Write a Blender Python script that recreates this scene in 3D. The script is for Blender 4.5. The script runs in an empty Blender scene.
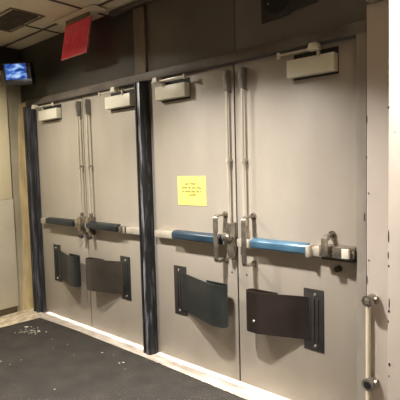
import bpy, bmesh, math, random
from mathutils import Vector, Matrix
random.seed(4)
S = 0.9
C = bpy.context.scene.collection
PI = math.pi

# ---------------------------------------------------------------- materials
def lin(c):
    return tuple(((v/255)/12.92 if v/255 <= .04045 else ((v/255+.055)/1.055)**2.4) for v in c) + (1,)

def mat(name, col, rough=.6, metal=0, col2=None, scale=8, stretch=(1,1,1), lo=.35, hi=.65, bump=0, bscale=60, detail=4, coat=0):
    m = bpy.data.materials.new(name); m.use_nodes = True
    nt = m.node_tree; b = nt.nodes['Principled BSDF']
    b.inputs['Base Color'].default_value = lin(col)
    b.inputs['Roughness'].default_value = rough
    b.inputs['Metallic'].default_value = metal
    if coat: b.inputs['Coat Weight'].default_value = coat
    tc = nt.nodes.new('ShaderNodeTexCoord')
    if col2:
        mp = nt.nodes.new('ShaderNodeMapping'); mp.inputs['Scale'].default_value = stretch
        nz = nt.nodes.new('ShaderNodeTexNoise'); nz.inputs['Scale'].default_value = scale; nz.inputs['Detail'].default_value = detail
        cr = nt.nodes.new('ShaderNodeValToRGB')
        cr.color_ramp.elements[0].position = lo; cr.color_ramp.elements[0].color = lin(col)
        cr.color_ramp.elements[1].position = hi; cr.color_ramp.elements[1].color = lin(col2)
        nt.links.new(tc.outputs['Object'], mp.inputs[0]); nt.links.new(mp.outputs[0], nz.inputs['Vector'])
        nt.links.new(nz.outputs['Fac'], cr.inputs[0]); nt.links.new(cr.outputs[0], b.inputs['Base Color'])
    if bump:
        n2 = nt.nodes.new('ShaderNodeTexNoise'); n2.inputs['Scale'].default_value = bscale; n2.inputs['Detail'].default_value = 3
        bp = nt.nodes.new('ShaderNodeBump'); bp.inputs['Strength'].default_value = bump; bp.inputs['Distance'].default_value = .004
        nt.links.new(tc.outputs['Object'], n2.inputs['Vector']); nt.links.new(n2.outputs['Fac'], bp.inputs['Height'])
        nt.links.new(bp.outputs[0], b.inputs['Normal'])
    return m

M = {}
M['door'] = mat('door_paint', (168,160,148), .45, 0, (158,150,138), 3.5, (1,1,.5), .3, .7, .12, 40)
M['frame_black'] = mat('worn_black_frame_paint', (26,27,29), .42, 0, (112,114,122), 7, (5,5,.7), .56, .82, .2, 30)
M['frame_blue'] = mat('worn_slate_frame_paint', (40,41,45), .45, 0, (104,105,114), 6, (5,5,.6), .48, .8, .2, 30)
M['frame_grey'] = mat('grey_frame_paint', (150,143,132), .5, 0, (126,119,110), 4, (2,2,.6), .4, .7, .15, 30)
M['head'] = mat('frame_head_paint', (104,96,89), .5, 0, (74,69,64), 4, (1,2,3), .35, .65, .15, 30)
M['panel'] = mat('dark_header_panel', (100,93,87), .5, 0, (84,78,72), 2.5, (1,1,1), .3, .7, .08, 20)
M['panelL'] = mat('darker_header_panel', (64,61,56), .5, 0, (50,48,44), 2.5, (1,1,1), .3, .7, .08, 20)  # darker tone for the left header panel and top of the left wall
M['scuff'] = mat('scuffed_bare_steel', (40,41,46), .4, .2, (150,152,160), 7, (5,5,.7), .4, .62, .2, 30)
M['batten'] = mat('tan_batten', (122,108,92), .6, 0, (96,84,72), 6, (3,3,.6), .3, .7, .1)
M['soot_shade'] = mat('sooty_plate_and_shade', (30,27,26), .7, 0, (52,46,42), 9, (1,1,1), .4, .7)  # wall plate colour, also used for the painted shadow behind the closers
M['black'] = mat('matt_black', (10,10,10), .8, 0, (16,16,15), 20)
M['pillar'] = mat('beige_pillar_paint', (192,182,172), .55, 0, (183,172,162), 4, (1,1,.5), .3, .7, .12, 30)
M['wallR'] = mat('cream_wall_paint', (212,201,189), .55, 0, (204,193,180), 3, (1,1,.6), .3, .7, .12, 30)
M['cream'] = mat('cream_wall_panel', (238,226,194), .6, 0, (228,215,180), 4, (1,1,.5), .3, .7, .1, 30)
M['lower'] = mat('greyed_lower_panel', (206,197,178), .6, 0, (192,182,162), 4, (1,1,.5), .3, .7, .1, 30)
M['plaster'] = mat('stained_plaster', (208,188,144), .85, 0, (168,150,114), 9, (1,2,.4), .35, .7, .7, 50)
M['olive'] = mat('grey_olive_plaster', (178,170,148), .8, 0, (152,144,124), 7, (1,1,.4), .3, .7, .4, 40)
M['wood'] = mat('brown_baseboard_wood', (96,80,58), .7, 0, (70,56,40), 12, (1,.2,2), .3, .7)
M['tile'] = mat('ceiling_tile_fibre', (214,203,182), .9, 0, (204,192,170), 5, (1,1,1), .3, .7, .35, 90)
M['tbar'] = mat('ceiling_grid_metal', (78,66,52), .6, 0, (56,47,38), 8)
M['ventf'] = mat('vent_frame', (128,113,92), .7, 0, (108,96,80), 10)
M['vent'] = mat('dusty_vent_blades', (92,82,70), .8, 0, (72,64,56), 10)
M['conc'] = mat('rough_pale_concrete', (198,184,156), .9, 0, (140,126,102), 14, (1,1,1), .38, .7, .8, 60)
M['saddle'] = mat('worn_threshold', (188,178,166), .6, 0, (140,130,118), 10, (.6,2,1), .35, .72, .4, 50)
M['latch'] = mat('grey_latch_metal', (150,149,142), .35, .3, (132,130,124), 12)
M['closer'] = mat('closer_cover_paint', (226,223,208), .4, 0, (216,212,196), 8)
M['rodp'] = mat('dull_rod_metal', (208,200,186), .35, .3, (180,171,157), 12, (1,1,.3))
M['chan'] = mat('bar_channel_metal', (205,198,184), .35, .4, (186,178,164), 12)
M['chrome'] = mat('brushed_steel', (172,164,152), .26, .8, (132,125,114), 16)
M['darkst'] = mat('darkened_steel', (96,90,84), .35, .8, (66,62,58), 16)
M['padD'] = mat('dark_navy_pad', (20,27,32), .35, 0, (29,37,43), 10)
M['padB'] = mat('blue_grey_pad', (38,60,76), .35, 0, (30,49,64), 10)
M['padL'] = mat('light_blue_pad', (66,100,121), .3, 0, (54,86,107), 10)
M['kick'] = mat('dark_olive_brown_steel', (62,56,50), .4, .1, (48,43,38), 7, (1,1,1), .35, .65, .1, 30, coat=.15)
M['kickG'] = mat('dark_green_grey_steel', (43,46,45), .4, .1, (34,37,36), 7, coat=.15)
M['kickB'] = mat('dark_brown_steel', (44,35,31), .33, .1, (33,27,24), 5, coat=.3)
M['kickS'] = mat('slate_mount_steel', (60,57,56), .4, .2, (48,45,44), 9)
M['screw'] = mat('bright_screw', (225,222,215), .25, .8, (190,186,178), 20)
M['paper'] = mat('yellow_paper', (240,226,124), .8, 0, (234,219,116), 5)
M['ink'] = mat('printed_ink', (40,36,16), .9, 0, (50,44,20), 60)
M['tv'] = mat('black_plastic', (20,20,22), .4, 0, (26,26,28), 20)
M['tvb'] = mat('dark_bezel', (44,42,46), .45, 0, (36,34,38), 20)
M['pipe'] = mat('cream_pipe_paint', (216,206,182), .5, 0, (200,190,166), 9, (1,1,.3), .3, .7, .2)
M['galv'] = mat('galvanized_fitting', (160,154,140), .4, .6, (104,98,88), 24, bump=.4)
M['chip'] = mat('chipped_dark_paint', (52,44,38), .8, 0, (36,30,26), 30)
M['crumb'] = mat('plaster_crumbs_white', (165,160,150), .9, 0, (170,164,150), 30)

# floor mat : ribbed rubber
def ribmat():
    m = mat('ribbed_dark_mat', (35,32,28), .85, 0, (50,45,39), 6, (1,1,1), .35, .75)
    nt = m.node_tree; b = nt.nodes['Principled BSDF']
    tc = nt.nodes.new('ShaderNodeTexCoord')
    wv = nt.nodes.new('ShaderNodeTexWave'); wv.inputs['Scale'].default_value = 14; wv.bands_direction = 'Y'; wv.inputs['Distortion'].default_value = .3
    w2 = nt.nodes.new('ShaderNodeTexWave'); w2.inputs['Scale'].default_value = 14; w2.bands_direction = 'X'; w2.inputs['Distortion'].default_value = .3
    mx = nt.nodes.new('ShaderNodeMath'); mx.operation = 'MULTIPLY'
    bp = nt.nodes.new('ShaderNodeBump'); bp.inputs['Strength'].default_value = .9; bp.inputs['Distance'].default_value = .006
    nt.links.new(tc.outputs['Object'], wv.inputs[0]); nt.links.new(tc.outputs['Object'], w2.inputs[0])
    nt.links.new(wv.outputs['Fac'], mx.inputs[0]); nt.links.new(w2.outputs['Fac'], mx.inputs[1])
    nt.links.new(mx.outputs[0], bp.inputs['Height']); nt.links.new(bp.outputs[0], b.inputs['Normal'])
    return m
M['mat'] = ribmat()

# monitor picture: what the screen shows, blue and white shapes
def screenmat():
    m = bpy.data.materials.new('monitor_picture'); m.use_nodes = True
    nt = m.node_tree; b = nt.nodes['Principled BSDF']
    b.inputs['Base Color'].default_value = (.01,.01,.02,1); b.inputs['Roughness'].default_value = .15
    tc = nt.nodes.new('ShaderNodeTexCoord'); mp = nt.nodes.new('ShaderNodeMapping')
    mp.inputs['Rotation'].default_value = (0, math.radians(-25), 0); mp.inputs['Scale'].default_value = (5,1,10)
    nz = nt.nodes.new('ShaderNodeTexNoise'); nz.inputs['Scale'].default_value = 1.7; nz.inputs['Detail'].default_value = 2; nz.inputs['Distortion'].default_value = .6
    cr = nt.nodes.new('ShaderNodeValToRGB'); e = cr.color_ramp.elements
    e[0].position = .36; e[0].color = lin((22,40,92)); e[1].position = .68; e[1].color = lin((190,225,255))
    k = e.new(.5); k.color = lin((60,110,205))
    nt.links.new(tc.outputs['Object'], mp.inputs[0]); nt.links.new(mp.outputs[0], nz.inputs['Vector'])
    nt.links.new(nz.outputs['Fac'], cr.inputs[0]); nt.links.new(cr.outputs[0], b.inputs['Emission Color'])
    b.inputs['Emission Strength'].default_value = 1.0
    return m
M['screen'] = screenmat()

# red exit sign: edge-lit acrylic
def emis(name, col, base, st, rough=.25, grad=None):
    m = bpy.data.materials.new(name); m.use_nodes = True; nt = m.node_tree
    b = nt.nodes['Principled BSDF']
    b.inputs['Base Color'].default_value = lin(base); b.inputs['Roughness'].default_value = rough
    b.inputs['Emission Color'].default_value = lin(col); b.inputs['Emission Strength'].default_value = st
    if grad:   # slightly uneven glow of the old sign
        tc = nt.nodes.new('ShaderNodeTexCoord'); mp = nt.nodes.new('ShaderNodeMapping'); mp.inputs['Scale'].default_value = (18,1,2)
        nz = nt.nodes.new('ShaderNodeTexNoise'); nz.inputs['Scale'].default_value = 1.5
        cr = nt.nodes.new('ShaderNodeValToRGB'); cr.color_ramp.elements[0].position = .3; cr.color_ramp.elements[0].color = lin(grad)
        cr.color_ramp.elements[1].position = .7; cr.color_ramp.elements[1].color = lin(col)
        nt.links.new(tc.outputs['Object'], mp.inputs[0]); nt.links.new(mp.outputs[0], nz.inputs['Vector'])
        nt.links.new(nz.outputs['Fac'], cr.inputs[0]); nt.links.new(cr.outputs[0], b.inputs['Emission Color'])
    return m
M['red'] = emis('red_sign_acrylic', (205,50,60), (150,46,48), .25, .25, (150,42,44))
M['redL'] = emis('red_sign_letters', (208,56,66), (156,50,52), .27)
M['edge'] = mat('clear_acrylic_edge', (190,120,110), .3, 0, (170,100,95), 10)

# ---------------------------------------------------------------- mesh building
class MB:
    def __init__(s): s.bm = bmesh.new()
    def _merge(s, b, mtx=None, smooth=False):
        if mtx is not None: bmesh.ops.transform(b, matrix=mtx, verts=b.verts)
        for f in b.faces: f.smooth = smooth
        me = bpy.data.meshes.new('tmp'); b.to_mesh(me); b.free(); s.bm.from_mesh(me); bpy.data.meshes.remove(me)
        return s
    def box(s, x0, x1, y0, y1, z0, z1, bev=0, seg=2, mtx=None):
        b = bmesh.new(); bmesh.ops.create_cube(b, size=1)
        for v in b.verts: v.co = Vector(((x0+x1)/2+v.co.x*(x1-x0), (y0+y1)/2+v.co.y*(y1-y0), (z0+z1)/2+v.co.z*(z1-z0)))
        if bev: bmesh.ops.bevel(b, geom=b.edges[:], offset=bev, segments=seg, profile=.5, affect='EDGES')
        return s._merge(b, mtx)
    def cyl(s, a, c, r, r2=None, n=20, caps=True):
        a, c = Vector(a), Vector(c); d = c-a
        b = bmesh.new(); bmesh.ops.create_cone(b, cap_ends=caps, segments=n, radius1=r, radius2=r if r2 is None else r2, depth=d.length)
        q = d.to_track_quat('Z', 'Y').to_matrix().to_4x4()
        s._merge(b, Matrix.Translation((a+c)/2) @ q, False)
        return s
    def prism(s, pts, axis, h0, h1, bev=0):
        # pts: 2-D outline; axis: the coordinate it is extruded along
        b = bmesh.new()
        def P(p, h):
            return {'z': (p[0], p[1], h), 'y': (p[0], h, p[1]), 'x': (h, p[0], p[1])}[axis]
        v0 = [b.verts.new(P(p, h0)) for p in pts]; v1 = [b.verts.new(P(p, h1)) for p in pts]
        n = len(pts); b.faces.new(v0); b.faces.new(v1[::-1])
        for i in range(n): b.faces.new((v0[i], v0[(i+1) % n], v1[(i+1) % n], v1[i])[::-1])
        bmesh.ops.recalc_face_normals(b, faces=b.faces[:])
        if bev: bmesh.ops.bevel(b, geom=b.edges[:], offset=bev, segments=2, profile=.5, affect='EDGES')
        return s._merge(b)
    def ribbon(s, path, t, z0, z1):
        # sheet of thickness t following a path in plan (x,y), standing from z0 to z1 (either may be a list)
        n = len(path); L, Rr = [], []
        for i, p in enumerate(path):
            a = Vector(path[max(0, i-1)]); c = Vector(path[min(n-1, i+1)]); d = (c-a).normalized(); nn = Vector((-d.y, d.x))*t/2
            L.append(Vector(p)+nn); Rr.append(Vector(p)-nn)
        z0 = z0 if isinstance(z0, list) else [z0]*n; z1 = z1 if isinstance(z1, list) else [z1]*n
        b = bmesh.new(); V = []
        for i in range(n):
            V.append([b.verts.new((L[i].x, L[i].y, z0[i])), b.verts.new((L[i].x, L[i].y, z1[i])), b.verts.new((Rr[i].x, Rr[i].y, z1[i])), b.verts.new((Rr[i].x, Rr[i].y, z0[i]))])
        for i in range(n-1):
            for k in range(4): b.faces.new((V[i][k], V[i][(k+1) % 4], V[i+1][(k+1) % 4], V[i+1][k]))
        b.faces.new(V[0]); b.faces.new(V[-1][::-1])
        bmesh.ops.recalc_face_normals(b, faces=b.faces[:])
        return s._merge(b)
    def tube(s, pts, r, n=10):
        for i in range(len(pts)-1): s.cyl(pts[i], pts[i+1], r, n=n)
        for p in pts[1:-1]: s.ball(p, r)
        return s
    def ball(s, p, r, sc=(1,1,1), n=14):
        b = bmesh.new(); bmesh.ops.create_uvsphere(b, u_segments=n, v_segments=n//2+1, radius=r)
        return s._merge(b, Matrix.Translation(p) @ Matrix.Diagonal((*sc, 1)), True)
    def build(s, name, m, parent=None, loc=(0,0,0), auto=True):
        for v in s.bm.verts: v.co *= S
        me = bpy.data.meshes.new(name); s.bm.to_mesh(me); s.bm.free()
        me.materials.append(m)
        if auto:
            for p in me.polygons: p.use_smooth = True
            try: me.set_sharp_from_angle(angle=math.radians(35))
            except Exception: pass
        o = bpy.data.objects.new(name, me); C.objects.link(o)
        o.location = Vector(loc)*S
        if parent: o.parent = parent
        return o

def tag(o, label=None, cat=None, group=None, kind=None):
    if label: o['label'] = label
    if cat: o['category'] = cat
    if group: o['group'] = group
    if kind: o['kind'] = kind
    return o
def empty(name, loc, label, cat, group=None, kind=None, rot=(0,0,0)):
    o = bpy.data.objects.new(name, None); C.objects.link(o); o.location = Vector(loc)*S; o.rotation_euler = rot
    o.empty_display_size = .05
    return tag(o, label, cat, group, kind)

W, H, MG, CH = .914, 2.391, .096, 3.071
X0 = [0, W, 2*W+MG, 3*W+MG]
XE = 4*W+MG            # right edge of door 4
LX = -.30              # left wall
# ---------------------------------------------------------------- the setting
fl = MB().box(-1, 7, -6, 1.6, -.2, 0).build('floor', M['conc']); tag(fl, 'rough pale concrete floor showing along the edges of the dark mat', 'floor', kind='structure')
# wall over the doors
wb = MB()
wb.box(-.8, XE+.6, .0, .3, H+.03, CH)                      # header
wb.box(-.8, -.0, .0, .3, 0, H+.03)
wb.box(XE, 7, .0, .3, 0, H+.03); wb.box(XE+.6, 7, 0, .3, H+.03, CH)
wo = wb.build('wall_back', M['panel']); tag(wo, 'dark brown panelled wall above the four doors', 'wall', kind='structure')
pn = MB()
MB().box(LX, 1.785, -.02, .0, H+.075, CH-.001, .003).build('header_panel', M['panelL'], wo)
pn.box(1.935, 2.866, -.02, .0, H+.075, CH-.001, .003)
pn.box(2.872, XE+.078, -.02, .0, H+.075, CH-.001, .003)
pn.build('header_panel', M['panel'], wo)
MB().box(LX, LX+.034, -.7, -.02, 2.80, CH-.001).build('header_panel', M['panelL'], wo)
pl = MB().box(LX, -.06, -.012, 0, 0, H+.07).build('plaster_strip', M['plaster'], wo)
# left wall
wl = MB().box(-.8, LX, -6, 0, 0, CH)
wl = wl.build('wall_left', M['olive']); tag(wl, 'patched grey and cream wall meeting the doors on the left', 'wall', kind='structure')
MB().prism([(0,0),(-.155,0),(-.12,.4),(-.095,.9),(-.10,1.5),(-.08,2.1),(-.05,2.45),(0,2.45)], 'x', LX, LX+.012).build('plaster_strip', M['plaster'], wl)
MB().box(LX, LX+.03, -5.9, -.205, 1.34, 2.80, .004).build('cream_panel', M['cream'], wl)
MB().box(LX, LX+.026, -5.9, -.195, .075, 1.34, .003).build('lower_panel', M['lower'], wl)
# front and side walls behind the viewer
o = MB().box(-.8, 7, -6, -5.7, 0, CH).build('wall_front', M['wallR']); tag(o, 'cream wall facing the doors', 'wall', kind='structure')
# pillar and right wall
PXL = XE+.080
o = MB().box(PXL, 4.4, -.05, 0, 0, 2.545, .004).build('wall_pillar', M['pillar']); tag(o, 'narrow beige painted wall strip right of the door frame', 'wall', kind='structure')
ch = MB()
o2 = MB().box(PXL+.01, 4.4, -.09, 0, 2.55, 2.66, .006).build('trim_3', M['pillar']); tag(o2, 'pale ledge capping the narrow wall strip', 'trim', kind='structure')
wr = MB().box(4.026, 7, -.25, 0, 0, CH, .006).build('wall_right', M['wallR']); tag(wr, 'bright cream wall jutting forward at the right edge', 'wall', kind='structure')
o = MB().box(6.9, 7.2, -6, 0, 0, CH).build('wall_side', M['wallR']); tag(o, 'cream side wall right of the viewer', 'wall', kind='structure')
# chipped paint down the corner
def chip(x, y, z, w, h, parent):
    b = MB(); n = 9; pts = []
    for i in range(n):
        a = 2*PI*i/n; r = random.uniform(.7, 1.15); pts.append((x+w*r*math.cos(a), z+h*r*math.sin(a)))
    b.prism(pts, 'y', y-.0015, y+.001); return b
cm = [(4.030,1.262,.0035,.035),(4.028,1.16,.003,.02),(4.031,1.10,.004,.008),(4.034,.90,.003,.035),(4.033,.855,.006,.008),(4.03,.80,.002,.01),(4.036,.565,.006,.012),(4.028,1.93,.005,.008),(4.034,.50,.003,.006),(4.06,1.80,.002,.004)]
b = MB()
for (x,z,w,h) in cm:
    t = chip(x, -.25, z, w, h, wr); me = bpy.data.meshes.new('t'); t.bm.to_mesh(me); b.bm.from_mesh(me); bpy.data.meshes.remove(me)
b.build('chipped_paint', M['chip'], wr)
b = MB()
for (x,z,w,h) in [(3.832,1.68,.004,.006),(3.845,1.47,.004,.007),(3.846,1.075,.004,.006),(3.82,1.33,.002,.03),(3.835,.96,.002,.03),(3.835,1.9,.002,.02)]:
    t = chip(x, -.052, z, w, h, None); me = bpy.data.meshes.new('t'); t.bm.to_mesh(me); b.bm.from_mesh(me); bpy.data.meshes.remove(me)
b.build('chipped_paint', M['chip'], bpy.data.objects['wall_pillar'])
# ceiling
ce = MB().box(-.8, 7, -6, 1.0, CH, CH+.2).build('ceiling', M['tile']); tag(ce, 'suspended ceiling of beige fibre tiles', 'ceiling', kind='structure')
g = MB()
for y in (-.22, -.96, -1.70, -2.44, -3.2, -4.0, -4.8):
    g.box(LX, 6.9, y-.011, y+.011, CH-.008, CH)
for x in (.62, 1.39, 2.14, 2.89, 3.64, 4.39, 5.14, 5.9):
    g.box(x-.011, x+.011, -5.7, (0 if x < 4 else -.25), CH-.0075, CH)
g.build('ceiling_grid', M['tbar'], ce)
# base wood, angle trim
o = MB().box(LX, LX+.022, -5.0, -.215, .005, .073, .003).build('baseboard_left', M['wood']); tag(o, 'short brown wooden baseboard under the cream wall panel', 'baseboard', kind='structure')
o = MB().box(1.50, XE+.06, -.075, -.02, CH-.045, CH-.009, .004).build('trim_2', M['head']); tag(o, 'dull grey metal angle where ceiling meets the dark wall', 'trim', kind='structure')
# batten
o = MB().box(1.79, 1.93, -.04, 0, H+.075, CH-.05, .005).build('trim_4', M['batten']); tag(o, 'tan vertical batten over the middle post', 'trim', kind='structure')
# door frame
fr = empty('trim_1', (0,0,0), 'dark worn metal frame around both pairs of doors', 'door frame', kind='structure')
hd = MB().box(-.15, XE+.078, -.05, .05, H+.002, H+.072, .004).build('frame_head', M['head'], fr)
jl = MB().prism([(-.15,-.08),(-.12,-.08),(-.115,-.062),(-.09,-.062),(-.085,-.08),(-.045,-.08),(-.04,-.04),(-.002,-.04),(-.002,.05),(-.15,.05)], 'z', 0, H+.001).build('jamb', M['frame_blue'], fr)
jl['label'] = 'slate grey worn left jamb'
jr = MB().prism([(XE+.002,-.012),(XE+.014,-.012),(XE+.02,-.05),(XE+.078,-.05),(XE+.078,.05),(XE+.002,.05)], 'z', 0, H+.001).build('jamb', M['frame_grey'], fr)
jr['label'] = 'pale grey right jamb'
ma, mb_ = 2*W-.022, 2*W+MG-.002
ml = MB().prism([(ma,-.055),(ma+.012,-.08),(ma+.028,-.08),(ma+.032,-.07),(ma+.046,-.07),(ma+.052,-.085),(ma+.086,-.085),(mb_-.012,-.07),(mb_-.008,-.03),(mb_,-.028),(mb_,.05),(ma,.05)], 'z', 0, H+.001)
ml = ml.build('mullion', M['frame_black'], fr); ml['label'] = 'black middle post scuffed down to grey metal'
sp = MB().box(ma+.054, ma+.084, -.0865, -.0845, .01, H-.01, .0008).build('scuffed_strip', M['scuff'], fr); sp['label'] = 'scuffed bare metal strip on the middle post'
MB().box(-.114, -.091, -.0635, -.0615, .01, H-.01, .0006).build('scuffed_strip', M['scuff'], fr)
# threshold
o = MB().prism([(-.15,0),(-.13,.001),(.0,.002),(.20,.002),(.20,0)], 'x', -.0, XE+.02).build('trim_5', M['saddle']); tag(o, 'worn whitish threshold strip under the doors', 'threshold', kind='structure')
# outside landing beyond the doors
o = MB().box(-2, 7, .3, 4, -.2, .001).build('floor_outside', M['saddle']); tag(o, 'pale ground outside seen through the gap below the doors', 'ground', kind='structure')

# ---------------------------------------------------------------- doors
def kick(door, X, u_mount, u_end, m_arm, m_mnt, m_end=None, lab=None, bolt=None, z=(.415,.83), za=(.46,.775), dep=.12, rib=True):
    # X: function from distance-to-meeting-edge to local x. Mount plate flat on the door, arm leaving it and curling back.
    k = 1 if u_mount < u_end else -1
    x0, x1 = X(u_mount), X(u_end)
    d = 1 if x1 > x0 else -1
    mw = .145
    mp = MB().box(min(x0, x0+d*mw), max(x0, x0+d*mw), -.006, -.0005, z[0], z[1], .003)
    if rib:
        mp.box(min(x0+d*.035, x0+d*.05), max(x0+d*.035, x0+d*.05), -.012, -.005, z[0]+.07, z[1]-.06, .002)
        mp.box(min(x0+d*.065, x0+d*.08), max(x0+d*.065, x0+d*.08), -.012, -.005, z[0]+.07, z[1]-.06, .002)
        mp.box(min(x0+d*.093, x0+d*.104), max(x0+d*.093, x0+d*.104), -.010, -.005, z[0]+.07, z[1]-.06, .002)
    root = mp.build('pull_bracket', m_mnt, door)
    if lab: root['label'] = lab
    r = .036
    xe = x1 - d*r
    path = [(x0+d*.105,-.009),(x0+d*.14,-.012)]
    xf = xe-d*.085
    for i in range(1,5):
        t = i/5; path.append((x0+d*.14+(xf-x0-d*.14)*t, -.012-(dep-.012)*t))
    path.append((xf, -dep)); path.append((xf+d*.03, -dep-.002))
    for i in range(0, 11):
        a = PI*i/10
        path.append((xe+d*r*math.sin(a), -dep+r-r*math.cos(a)))
    path.append((xe-d*.10, -dep+2*r+.002)); path.append((xe-d*.19, -dep+2*r+.004))
    n = len(path)
    MB().ribbon(path, .006, za[0], za[1]).build('arm', m_arm, root)
    for zz in (z[0]+.035, z[1]-.035):
        MB().cyl((x0+d*.06,-.005,zz),(x0+d*.06,-.013,zz),.011,.008,n=12).build('screw', M['screw'], root)
    if bolt: MB().cyl((X(bolt[0]),-dep*bolt[2]+.0,bolt[1]),(X(bolt[0]),-dep*bolt[2]-.01,bolt[1]),.012,.008,n=12).build('bolt', M['screw'], root)
    return root

def closer(door, x0, x1, px, sx0, sx1, tip):
    c = MB().box(x0, x1, -.062, -.001, 2.210, 2.318, .003)
    c = c.build('door_closer', M['closer'], door)
    # arm: from the pivot tip along to the shoe under the frame head
    a = MB(); zt = 2.355
    a.box(min(tip, sx0), max(tip, sx1), -.092, -.080, zt-.007, zt+.006, .002)
    a.cyl((tip,-.085,zt-.02),(tip,-.085,zt+.016),.012,n=14)
    a.cyl((px,-.06,2.31),(px,-.06,zt),.012,n=12)
    a.build('closer_arm', M['chan'], c)
    s_ = MB().prism([(sx0-.0,2.345),(sx1,2.345),(sx1-.012,2.385),(sx0+.018,2.385)], 'y', -.11, -.05, .002)
    s_.build('arm_shoe', M['closer'], c)
    MB().box(x0+.02, x1+.004, -.0025, -.0005, 2.196, 2.36).build('mount_or_shade_plate', M['soot_shade'], c)  # dark sheet standing in for the shadow border around the closer box
    return c

def rod(door, x, ztop=2.345, zbot=1.17, cz=1.69):
    r = MB().cyl((x,-.042,zbot),(x,-.042,ztop-.11),.0095,n=16)
    r = r.build('vertical_rod', M['rodp'], door)
    MB().prism([(-.001,ztop-.15),(-.001,ztop),(-.056,ztop),(-.07,ztop-.05),(-.054,ztop-.15)], 'x', x-.017, x+.015, .003).build('top_latch', M['latch'], r)
    MB().cyl((x,-.042,cz-.012),(x,-.042,cz+.012),.016,n=16).box(x-.014,x+.014,-.042,-.001,cz-.01,cz+.01,.002).build('rod_guide', M['rodp'], r)
    MB().cyl((x,-.042,zbot),(x,-.042,zbot+.05),.019,n=16).build('rod_end', M['chrome'], r)
    return r

def bar(door, xc0, xc1, xp0, xp1, padm, pad_label):
    zb = 1.06
    b = MB().box(xc0, xc1, -.048, -.001, zb, zb+.058, .004).build('panic_bar', M['chan'], door)
    p = MB().prism([(-.03,zb+.002),(-.080,zb+.010),(-.088,zb+.020),(-.088,zb+.058),(-.080,zb+.070),(-.03,zb+.080)], 'x', xp0, xp1, .003).build('push_pad', padm, b)
    p['label'] = pad_label
    return b

def case_center(bar_o, x, w=.06, z0=.985, z1=1.18):
    c = MB().box(x-w/2, x+w/2, -.085, -.001, 1.03, z1, .008)
    c.cyl((x,-.0,1.02),(x,-.06,1.02),w/2,w/2*.85,n=20)
    return c.build('latch_case', M['chrome'], bar_o)

def pull(door, x, z0=.935, z1=1.295, dep=.13, w=.036):
    # bow handle: one flat bar bent out from the door and back, feet on round roses
    t, r = .014, .038; outer, inner = [(-.003, z0)], [(-.003, z0+t)]
    for cz, a0 in ((z0+r, -PI/2), (z1-r, 0)):
        for i in range(7):
            a = a0+PI/2*i/6
            outer.append((-(dep-r)-r*math.cos(a), cz+r*math.sin(a)))
            inner.append((-(dep-r)-(r-t)*math.cos(a), cz+(r-t)*math.sin(a)))
    outer.append((-.003, z1)); inner.append((-.003, z1-t))
    n = len(outer); b = bmesh.new(); V = []
    for i in range(n):
        V.append([b.verts.new((x-w/2,)+outer[i]), b.verts.new((x+w/2,)+outer[i]), b.verts.new((x+w/2,)+inner[i]), b.verts.new((x-w/2,)+inner[i])])
    for i in range(n-1):
        for k in range(4): b.faces.new((V[i][k], V[i][(k+1)%4], V[i+1][(k+1)%4], V[i+1][k]))
    b.faces.new(V[0]); b.faces.new(V[-1][::-1]); bmesh.ops.recalc_face_normals(b, faces=b.faces[:])
    p = MB(); p._merge(b); p = p.build('pull_handle', M['chrome'], door)
    for zz in (z0+t/2, z1-t/2):
        MB().cyl((x,0,zz),(x,-.014,zz),.026,.021,n=20).build('rose', M['chrome'], p)
    return p

doors = []
labs = ['leftmost grey steel door with dark push pad beside the slate jamb',
        'second grey steel door from the left, dark pad, just left of the black middle post',
        'grey steel door with the yellow notice taped above its bar',
        'rightmost grey steel door with light blue pad and chrome end case']
for i in range(4):
    d = empty('door_%d' % (i+1), (X0[i], 0, 0), labs[i], 'door', kind='structure')
    lf = MB().box((.002 if i%2==0 else .006), (W-.006 if i%2==0 else W-.002), 0, .045, .014, H-.003, .002).build('door_leaf', M['door'], d)
    if i%2==0: MB().box(W-.0055,W+.0055,.006,.052,.014,H-.003).build('astragal', M['black'], d)
    doors.append(d)

# door 1 (meets door 2 on its right)
d = doors[0]; XR = lambda u: W-u
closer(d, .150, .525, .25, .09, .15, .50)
rod(d, .885)
b = bar(d, .06, .86, .235, .775, M['padD'], 'dark navy push pad')
MB().box(.785,.845,-.075,-.001,1.065,1.15,.006).build('latch_case', M['chrome'], b)
case_center(b, .885, .05)
MB().cyl((.885,-.05,.985),(.885,-.078,.975),.026,.022,n=18).build('dogging_knob', M['darkst'], b)
kick(d, XR, W-.235, W-.87, M['kickG'], M['kickG'], dep=.135, lab='dark green-grey bracket curling to the right')
# door 2
d = doors[1]; XL = lambda u: u
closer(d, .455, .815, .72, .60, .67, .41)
rod(d, .13)
b = bar(d, .02, .885, .10, .585, M['padD'], 'dark navy push pad')
MB().box(.59,.63,-.07,-.001,1.063,1.122,.004).build('end_collar', M['chrome'], b)
MB().box(.66,.68,-.052,-.001,1.058,1.12,.003).build('end_collar', M['darkst'], b)
case_center(b, .115, .05)
MB().cyl((.12,-.05,.985),(.12,-.078,.975),.026,.022,n=18).build('dogging_knob', M['darkst'], b)
kick(d, XL, .665, .095, M['kick'], M['kickG'], lab='dark olive-brown bracket curling to the left')
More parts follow.
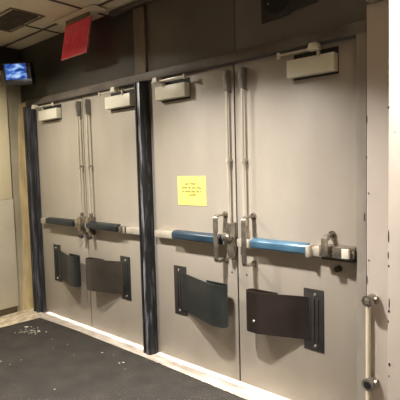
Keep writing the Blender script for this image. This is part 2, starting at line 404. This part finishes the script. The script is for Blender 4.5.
# door 3
d = doors[2]
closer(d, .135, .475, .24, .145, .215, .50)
rod(d, .875)
b = bar(d, .055, .86, .305, .815, M['padB'], 'blue-grey push pad')
cc = MB().box(.865,.912,-.075,-.001,1.10,1.235,.008).build('latch_case', M['chrome'], b)
MB().cyl((.838,-.062,1.125),(.90,-.062,1.125),.034,n=24).cyl((.83,-.062,1.125),(.838,-.062,1.125),.024,n=20).build('cylinder', M['chrome'], cc)
MB().ball((.888,-.035,1.04), 1, (.032,.045,.085), n=24).build('case_bulge', M['chrome'], cc)
pull(d, .808)
kick(d, XR, W-.235, W-.885, M['kickG'], M['kickS'], dep=.145, lab='dark bracket with a green-grey arm reaching right', bolt=None)
for (x,z) in ((.858,.85),): MB().cyl((x,.001,z),(x,-.003,z),.006,n=10).build('screw', M['darkst'], d)
# door 4
d = doors[3]
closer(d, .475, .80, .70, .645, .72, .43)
rod(d, .10)
b = bar(d, .03, .80, .18, .615, M['padL'], 'light blue push pad')
MB().box(.612,.635,-.090,-.001,1.055,1.13,.005).build('end_collar', M['chan'], b)
cs = MB().prism([(.705,-.085),(.86,-.098),(.925,-.07),(.925,-.001),(.705,-.001)], 'z', 1.072, 1.142, .004).build('end_case', M['chrome'], b)
MB().box(.86,.905,-.100,-.07,1.076,1.136,.003).build('case_cap', M['closer'], b)
# small bow over the end case
st = MB().box(.738,.782,-.125,-.112,1.09,1.192,.004).box(.738,.782,-.122,-.085,1.180,1.193,.003)
st.prism([(-.12,1.192),(-.085,1.208),(-.02,1.212),(-.001,1.212),(-.001,1.198),(-.02,1.198),(-.08,1.194),(-.115,1.178)], 'x', .742, .772, .002)
st.cyl((.757,-.014,1.203),(.757,-.001,1.203),.024,n=20)
st.build('lock_strap', M['chrome'], b)
MB().cyl((.80,-.001,.99),(.80,-.04,.99),.022,.018,n=20).build('cylinder', M['darkst'], b)
MB().box(.715,.92,-.07,-.001,1.05,1.071,.003).build('case_shade_strip', M['darkst'], b)  # dark strip in place of the shadow band below the end case
pull(d, .152)
kick(d, XL, .695, .145, M['kickB'], M['kickS'], za=(.48,.772), lab='dark brown bracket arm curling to the left', bolt=(.225,.565,1.0))
for (x,z) in ((.082,.85),): MB().cyl((x,.001,z),(x,-.003,z),.006,n=10).build('screw', M['darkst'], d)

# ---------------------------------------------------------------- yellow notice
pa = empty('paper_notice', (2.39, -.002, 1.462), 'small yellow printed notice on the grey door, above the blue-grey bar', 'notice')
MB().box(-.155,.155,-.0012,.0008,-.118,.118).build('sheet', M['paper'], pa)
tx = MB()
rows = [(.053,[.035,.012,.05,.012]),(.022,[.062,.028,.042,.052]),(-.008,[.022,.058,.045,.03,.012]),(-.036,[.012,.07])]
for z, ws in rows:
    tot = sum(ws)+.010*(len(ws)-1); x = -tot/2
    for w_ in ws:
        n = max(1, int(w_/.009)); cw = w_/n
        for q in range(n):
            hh = random.choice((.012,.015,.015,.017)); k = random.random()
            xx = x+q*cw
            tx.box(xx+.001, xx+.005, -.0018, -.001, z-.0075, z-.0075+hh)
            tx.box(xx+.001, xx+cw-.0015, -.0018, -.001, z-.0075+(hh-.003)*(1 if k > .5 else 0.45), z-.0075+(hh-.003)*(1 if k > .5 else .45)+.005)
        x += w_+.010
tx.build('printed_text', M['ink'], pa)

# ---------------------------------------------------------------- header fittings
pt = empty('wall_plate', (3.3, -.021, 2.72), 'sooty dark plate with a round hole, on the wall above the rightmost door', 'plate')
MB().prism([(-.195,-.115),(.02,-.10),(.05,-.135+.05),(.22,-.095+.02),(.24,.30),(-.2,.30)], 'y', -.008, 0).build('plate', M['soot_shade'], pt)
MB().cyl((-.07,-.008,.03),(-.07,-.014,.03),.105,n=28).build('round_cover', M['black'], pt)
MB().cyl((-.135,-.014,.0),(-.135,-.02,.0),.007,n=10).build('screw', M['screw'], pt)

# exit sign
ex = empty('exit_sign', (1.225, -.22, CH-.008), 'red acrylic exit sign hanging from the ceiling in front of the dark wall', 'sign')
ST = math.radians(-11)
MB().box(-.30,.34,-.07,.085,-.012,.0,.003).build('mount_or_shade_plate', M['tile'], ex)
MB().box(-.19,.19,-.006,.006,-.052,-.010,.002).build('housing', M['ventf'], ex)
MB().box(-.205,.205,-.006,.006,-.378,-.05,.0015).build('sign_panel', M['red'], ex)
MB().box(.205,.209,-.007,.007,-.378,-.05).box(-.209,.209,-.007,.007,-.382,-.378).build('panel_edge', M['edge'], ex)
lt = MB(); lw, lh, zt = .075, .16, -.145
def stroke(x0,z0,x1,z1,t=.016):
    a = Vector((x0,z0)); c = Vector((x1,z1)); dd = (c-a).normalized(); nn = Vector((-dd.y,dd.x))*t/2
    lt.prism([tuple(a+nn),tuple(c+nn),tuple(c-nn),tuple(a-nn)], 'y', -.0072, -.0055)
xs_ = [-.175,-.075,.02,.08]
x = xs_[0]
stroke(x,zt,x,zt-lh); [stroke(x,z,x+lw*.8,z) for z in (zt-.008,zt-lh/2,zt-lh+.008)]
x = xs_[1]; stroke(x-.005,zt,x+lw,zt-lh); stroke(x+lw,zt,x-.005,zt-lh)
x = xs_[2]+.01; stroke(x,zt,x,zt-lh)
x = xs_[3]; stroke(x-.01,zt-.008,x+lw,zt-.008); stroke(x+lw/2,zt,x+lw/2,zt-lh)
lt.build('lettering', M['redL'], ex)
for ob in ex.children:
    if ob.name.split('.')[0] in ('sign_panel','panel_edge','lettering'):
        ob.matrix_local = Matrix.Translation((0,0,-.09*S)) @ Matrix.Rotation(ST,4,'X') @ Matrix.Translation((0,0,.09*S))

# ceiling vent
cv = empty('ceiling_vent', (.665, -.575, CH-.002), 'square-edged dusty dark return vent set in the beige ceiling', 'vent')
MB().box(-.335,.335,-.165,-.145,-.009,0,.002).box(-.335,.335,.145,.165,-.009,0,.002).box(-.335,-.315,-.145,.145,-.009,0,.002).box(.315,.335,-.145,.145,-.009,0,.002).build('frame', M['ventf'], cv)
MB().box(-.29,.29,-.12,.12,-.006,0).build('backing', M['vent'], cv)
lv = MB()
for i in range(14):
    y = -.112+i*.0172; lv.box(-.288,.288,y,y+.005,-.013,-.005)
lv.build('louvers', M['vent'], cv)

# corner monitor (small CRT), turned towards the room
yaw = math.radians(36)
tv = empty('crt_monitor', (.29, -.34, 2.555), 'small black tube monitor with a blue picture, high in the left corner', 'monitor', rot=(math.radians(8),0,yaw))
MB().prism([(-.20,0),(.20,0),(.20,.06),(.12,.27),(-.12,.27),(-.20,.06)], 'z', 0.0, .29, .012).build('casing', M['tv'], tv)
bz = MB().box(-.198,.198,-.014,.002,.0,.07,.004).box(-.198,.198,-.014,.002,.27,.288,.003).box(-.198,-.165,-.014,.002,.07,.27,.003).box(.135,.198,-.014,.002,.07,.27,.003)
bz.build('bezel', M['tvb'], tv)
sc = MB().box(-.165,.135,-.008,-.001,.07,.27,.004); sc.build('screen', M['screen'], tv)
for i,x in enumerate((.08,.11,.14,.17)): MB().cyl((x,-.014,.035),(x,-.020,.035),.008,n=10).build('button', M['ventf'] if i==1 else M['tvb'], tv)
MB().box(-.03,.03,.26,.40,.13,.17).box(-.08,.08,.24,.275,.05,.22).build('wall_bracket', M['tv'], tv)
tv.scale = (.77,.77,.77)

# conduit on the right
cd = empty('conduit_pipe', (PXL+.018, -.07, 0), 'cream painted vertical pipe with two open steel fittings beside the right jamb', 'pipe')
MB().cyl((0,0,.0),(0,0,.835),.014,n=18).build('pipe', M['pipe'], cd)
for zz, nm in ((.850,0),(.350,1)):
    f = MB()
    f.cyl((.018,.025,zz),(.018,-.045,zz),.029,.031,n=20)
    f.cyl((.018,-.040,zz),(.018,-.058,zz),.037,.036,n=8 if nm==0 else 20)
    f.cyl((.018,.0,zz),(.055,.0,zz),.024,n=16)
    f.build('coupling', M['galv'], cd)
    MB().cyl((.018,-.0581,zz),(.018,-.0595,zz),.022,n=18).build('opening', M['black'], cd) if nm else MB().cyl((.018,-.058,zz),(.018,-.070,zz),.020,.014,n=6).build('plug', M['galv'], cd)

# ---------------------------------------------------------------- floor mat and crumbs
fm = MB().prism([(.16,-.17),(.8,-.145),(1.9,-.15),(2.8,-.175),(4.02,-.19),(4.02,-.26),(6.88,-.26),(6.88,-5.69),(-.04,-5.69),(.02,-1.4),(.12,-.62)], 'z', .0005, .009, .0)
fm = fm.build('floor_mat', M['mat']); tag(fm, 'large dark ribbed entrance mat covering the floor in front of the doors', 'mat')
cr = MB()
def crumb(cx, cy, n, sx, sy, r0, r1):
    for _ in range(n):
        x = random.gauss(cx, sx); y = random.gauss(cy, sy); r = random.uniform(r0, r1)
        cr.ball((x,y,.009+r*.3), r, (random.uniform(.8,1.6),random.uniform(.8,1.6),.4), n=6)
crumb(.52,-.42,22,.06,.05,.003,.010); crumb(.33,-.42,3,.01,.01,.01,.016); crumb(.42,-.5,14,.05,.04,.003,.008)
crumb(1.5,-.42,6,.3,.12,.003,.006); crumb(1.85,-.36,2,.02,.02,.006,.01); crumb(1.0,-.7,8,.4,.2,.003,.006)
o = cr.build('plaster_crumbs', M['crumb']); tag(o, 'scatter of white plaster crumbs on the dark mat near the left jamb', 'debris', kind='stuff')

# ---------------------------------------------------------------- light
def area(name, loc, power, size, col, spread=180, rot=(0,0,0), size_y=None):
    l = bpy.data.lights.new(name, 'AREA'); l.energy = power*S*S; l.size = size*S; l.color = col
    if size_y: l.shape = 'RECTANGLE'; l.size_y = size_y*S
    l.spread = math.radians(spread)
    o = bpy.data.objects.new(name, l); C.objects.link(o); o.location = Vector(loc)*S; o.rotation_euler = rot
    return o
area('ceiling_lamp_main', (2.9,-1.35,CH-.03), 118, .15, (1,.945,.89), 119)
area('ceiling_lamp_left', (1.0,-1.4,CH-.03), 84, .15, (1,.93,.80), 152)
area('ceiling_lamp_right', (4.45,-.36,CH-.03), 130, .1, (1,.95,.9), 100)
area('fill_light_back', (3.5,-4.6,CH-.03), 75, .6, (1,.94,.86), 110)  # added fill light far back in the room, no fixture behind it
sun = bpy.data.lights.new('daylight', 'SUN'); sun.energy = 60; sun.angle = math.radians(3); sun.color = (1,.98,.97)
so = bpy.data.objects.new('daylight', sun); C.objects.link(so)
so.rotation_euler = Vector((0.1,-1,-.16)).to_track_quat('-Z','Y').to_euler()
w = bpy.data.worlds.new('sky'); w.use_nodes = True; w.node_tree.nodes['Background'].inputs[0].default_value = (.7,.8,1,1)
w.node_tree.nodes['Background'].inputs[1].default_value = 1.0
bpy.context.scene.world = w

# ---------------------------------------------------------------- camera
cx, cy, cz, yw, pi_, ro, f = 4.88859, -2.68185, 1.646476, -.732748, -.0710733, -.0266, 456.03
F = Vector((math.sin(yw)*math.cos(pi_), math.cos(yw)*math.cos(pi_), math.sin(pi_)))
r0 = Vector((math.cos(yw), -math.sin(yw), 0)); u0 = r0.cross(F)
c, s = math.cos(ro), math.sin(ro)
rr = c*r0+s*u0; uu = -s*r0+c*u0
cam = bpy.data.cameras.new('camera'); co = bpy.data.objects.new('camera', cam); C.objects.link(co)
co.matrix_world = Matrix(((rr.x,uu.x,-F.x,cx*S),(rr.y,uu.y,-F.y,cy*S),(rr.z,uu.z,-F.z,cz*S),(0,0,0,1)))
cam.sensor_width = 36; cam.lens = f/400*36; cam.clip_start = .02
sc_ = bpy.context.scene; sc_.camera = co
v = sc_.view_settings; v.view_transform = 'Standard'; v.look = 'None'; v.gamma = 1; v.exposure = -.1; v.use_curve_mapping = False
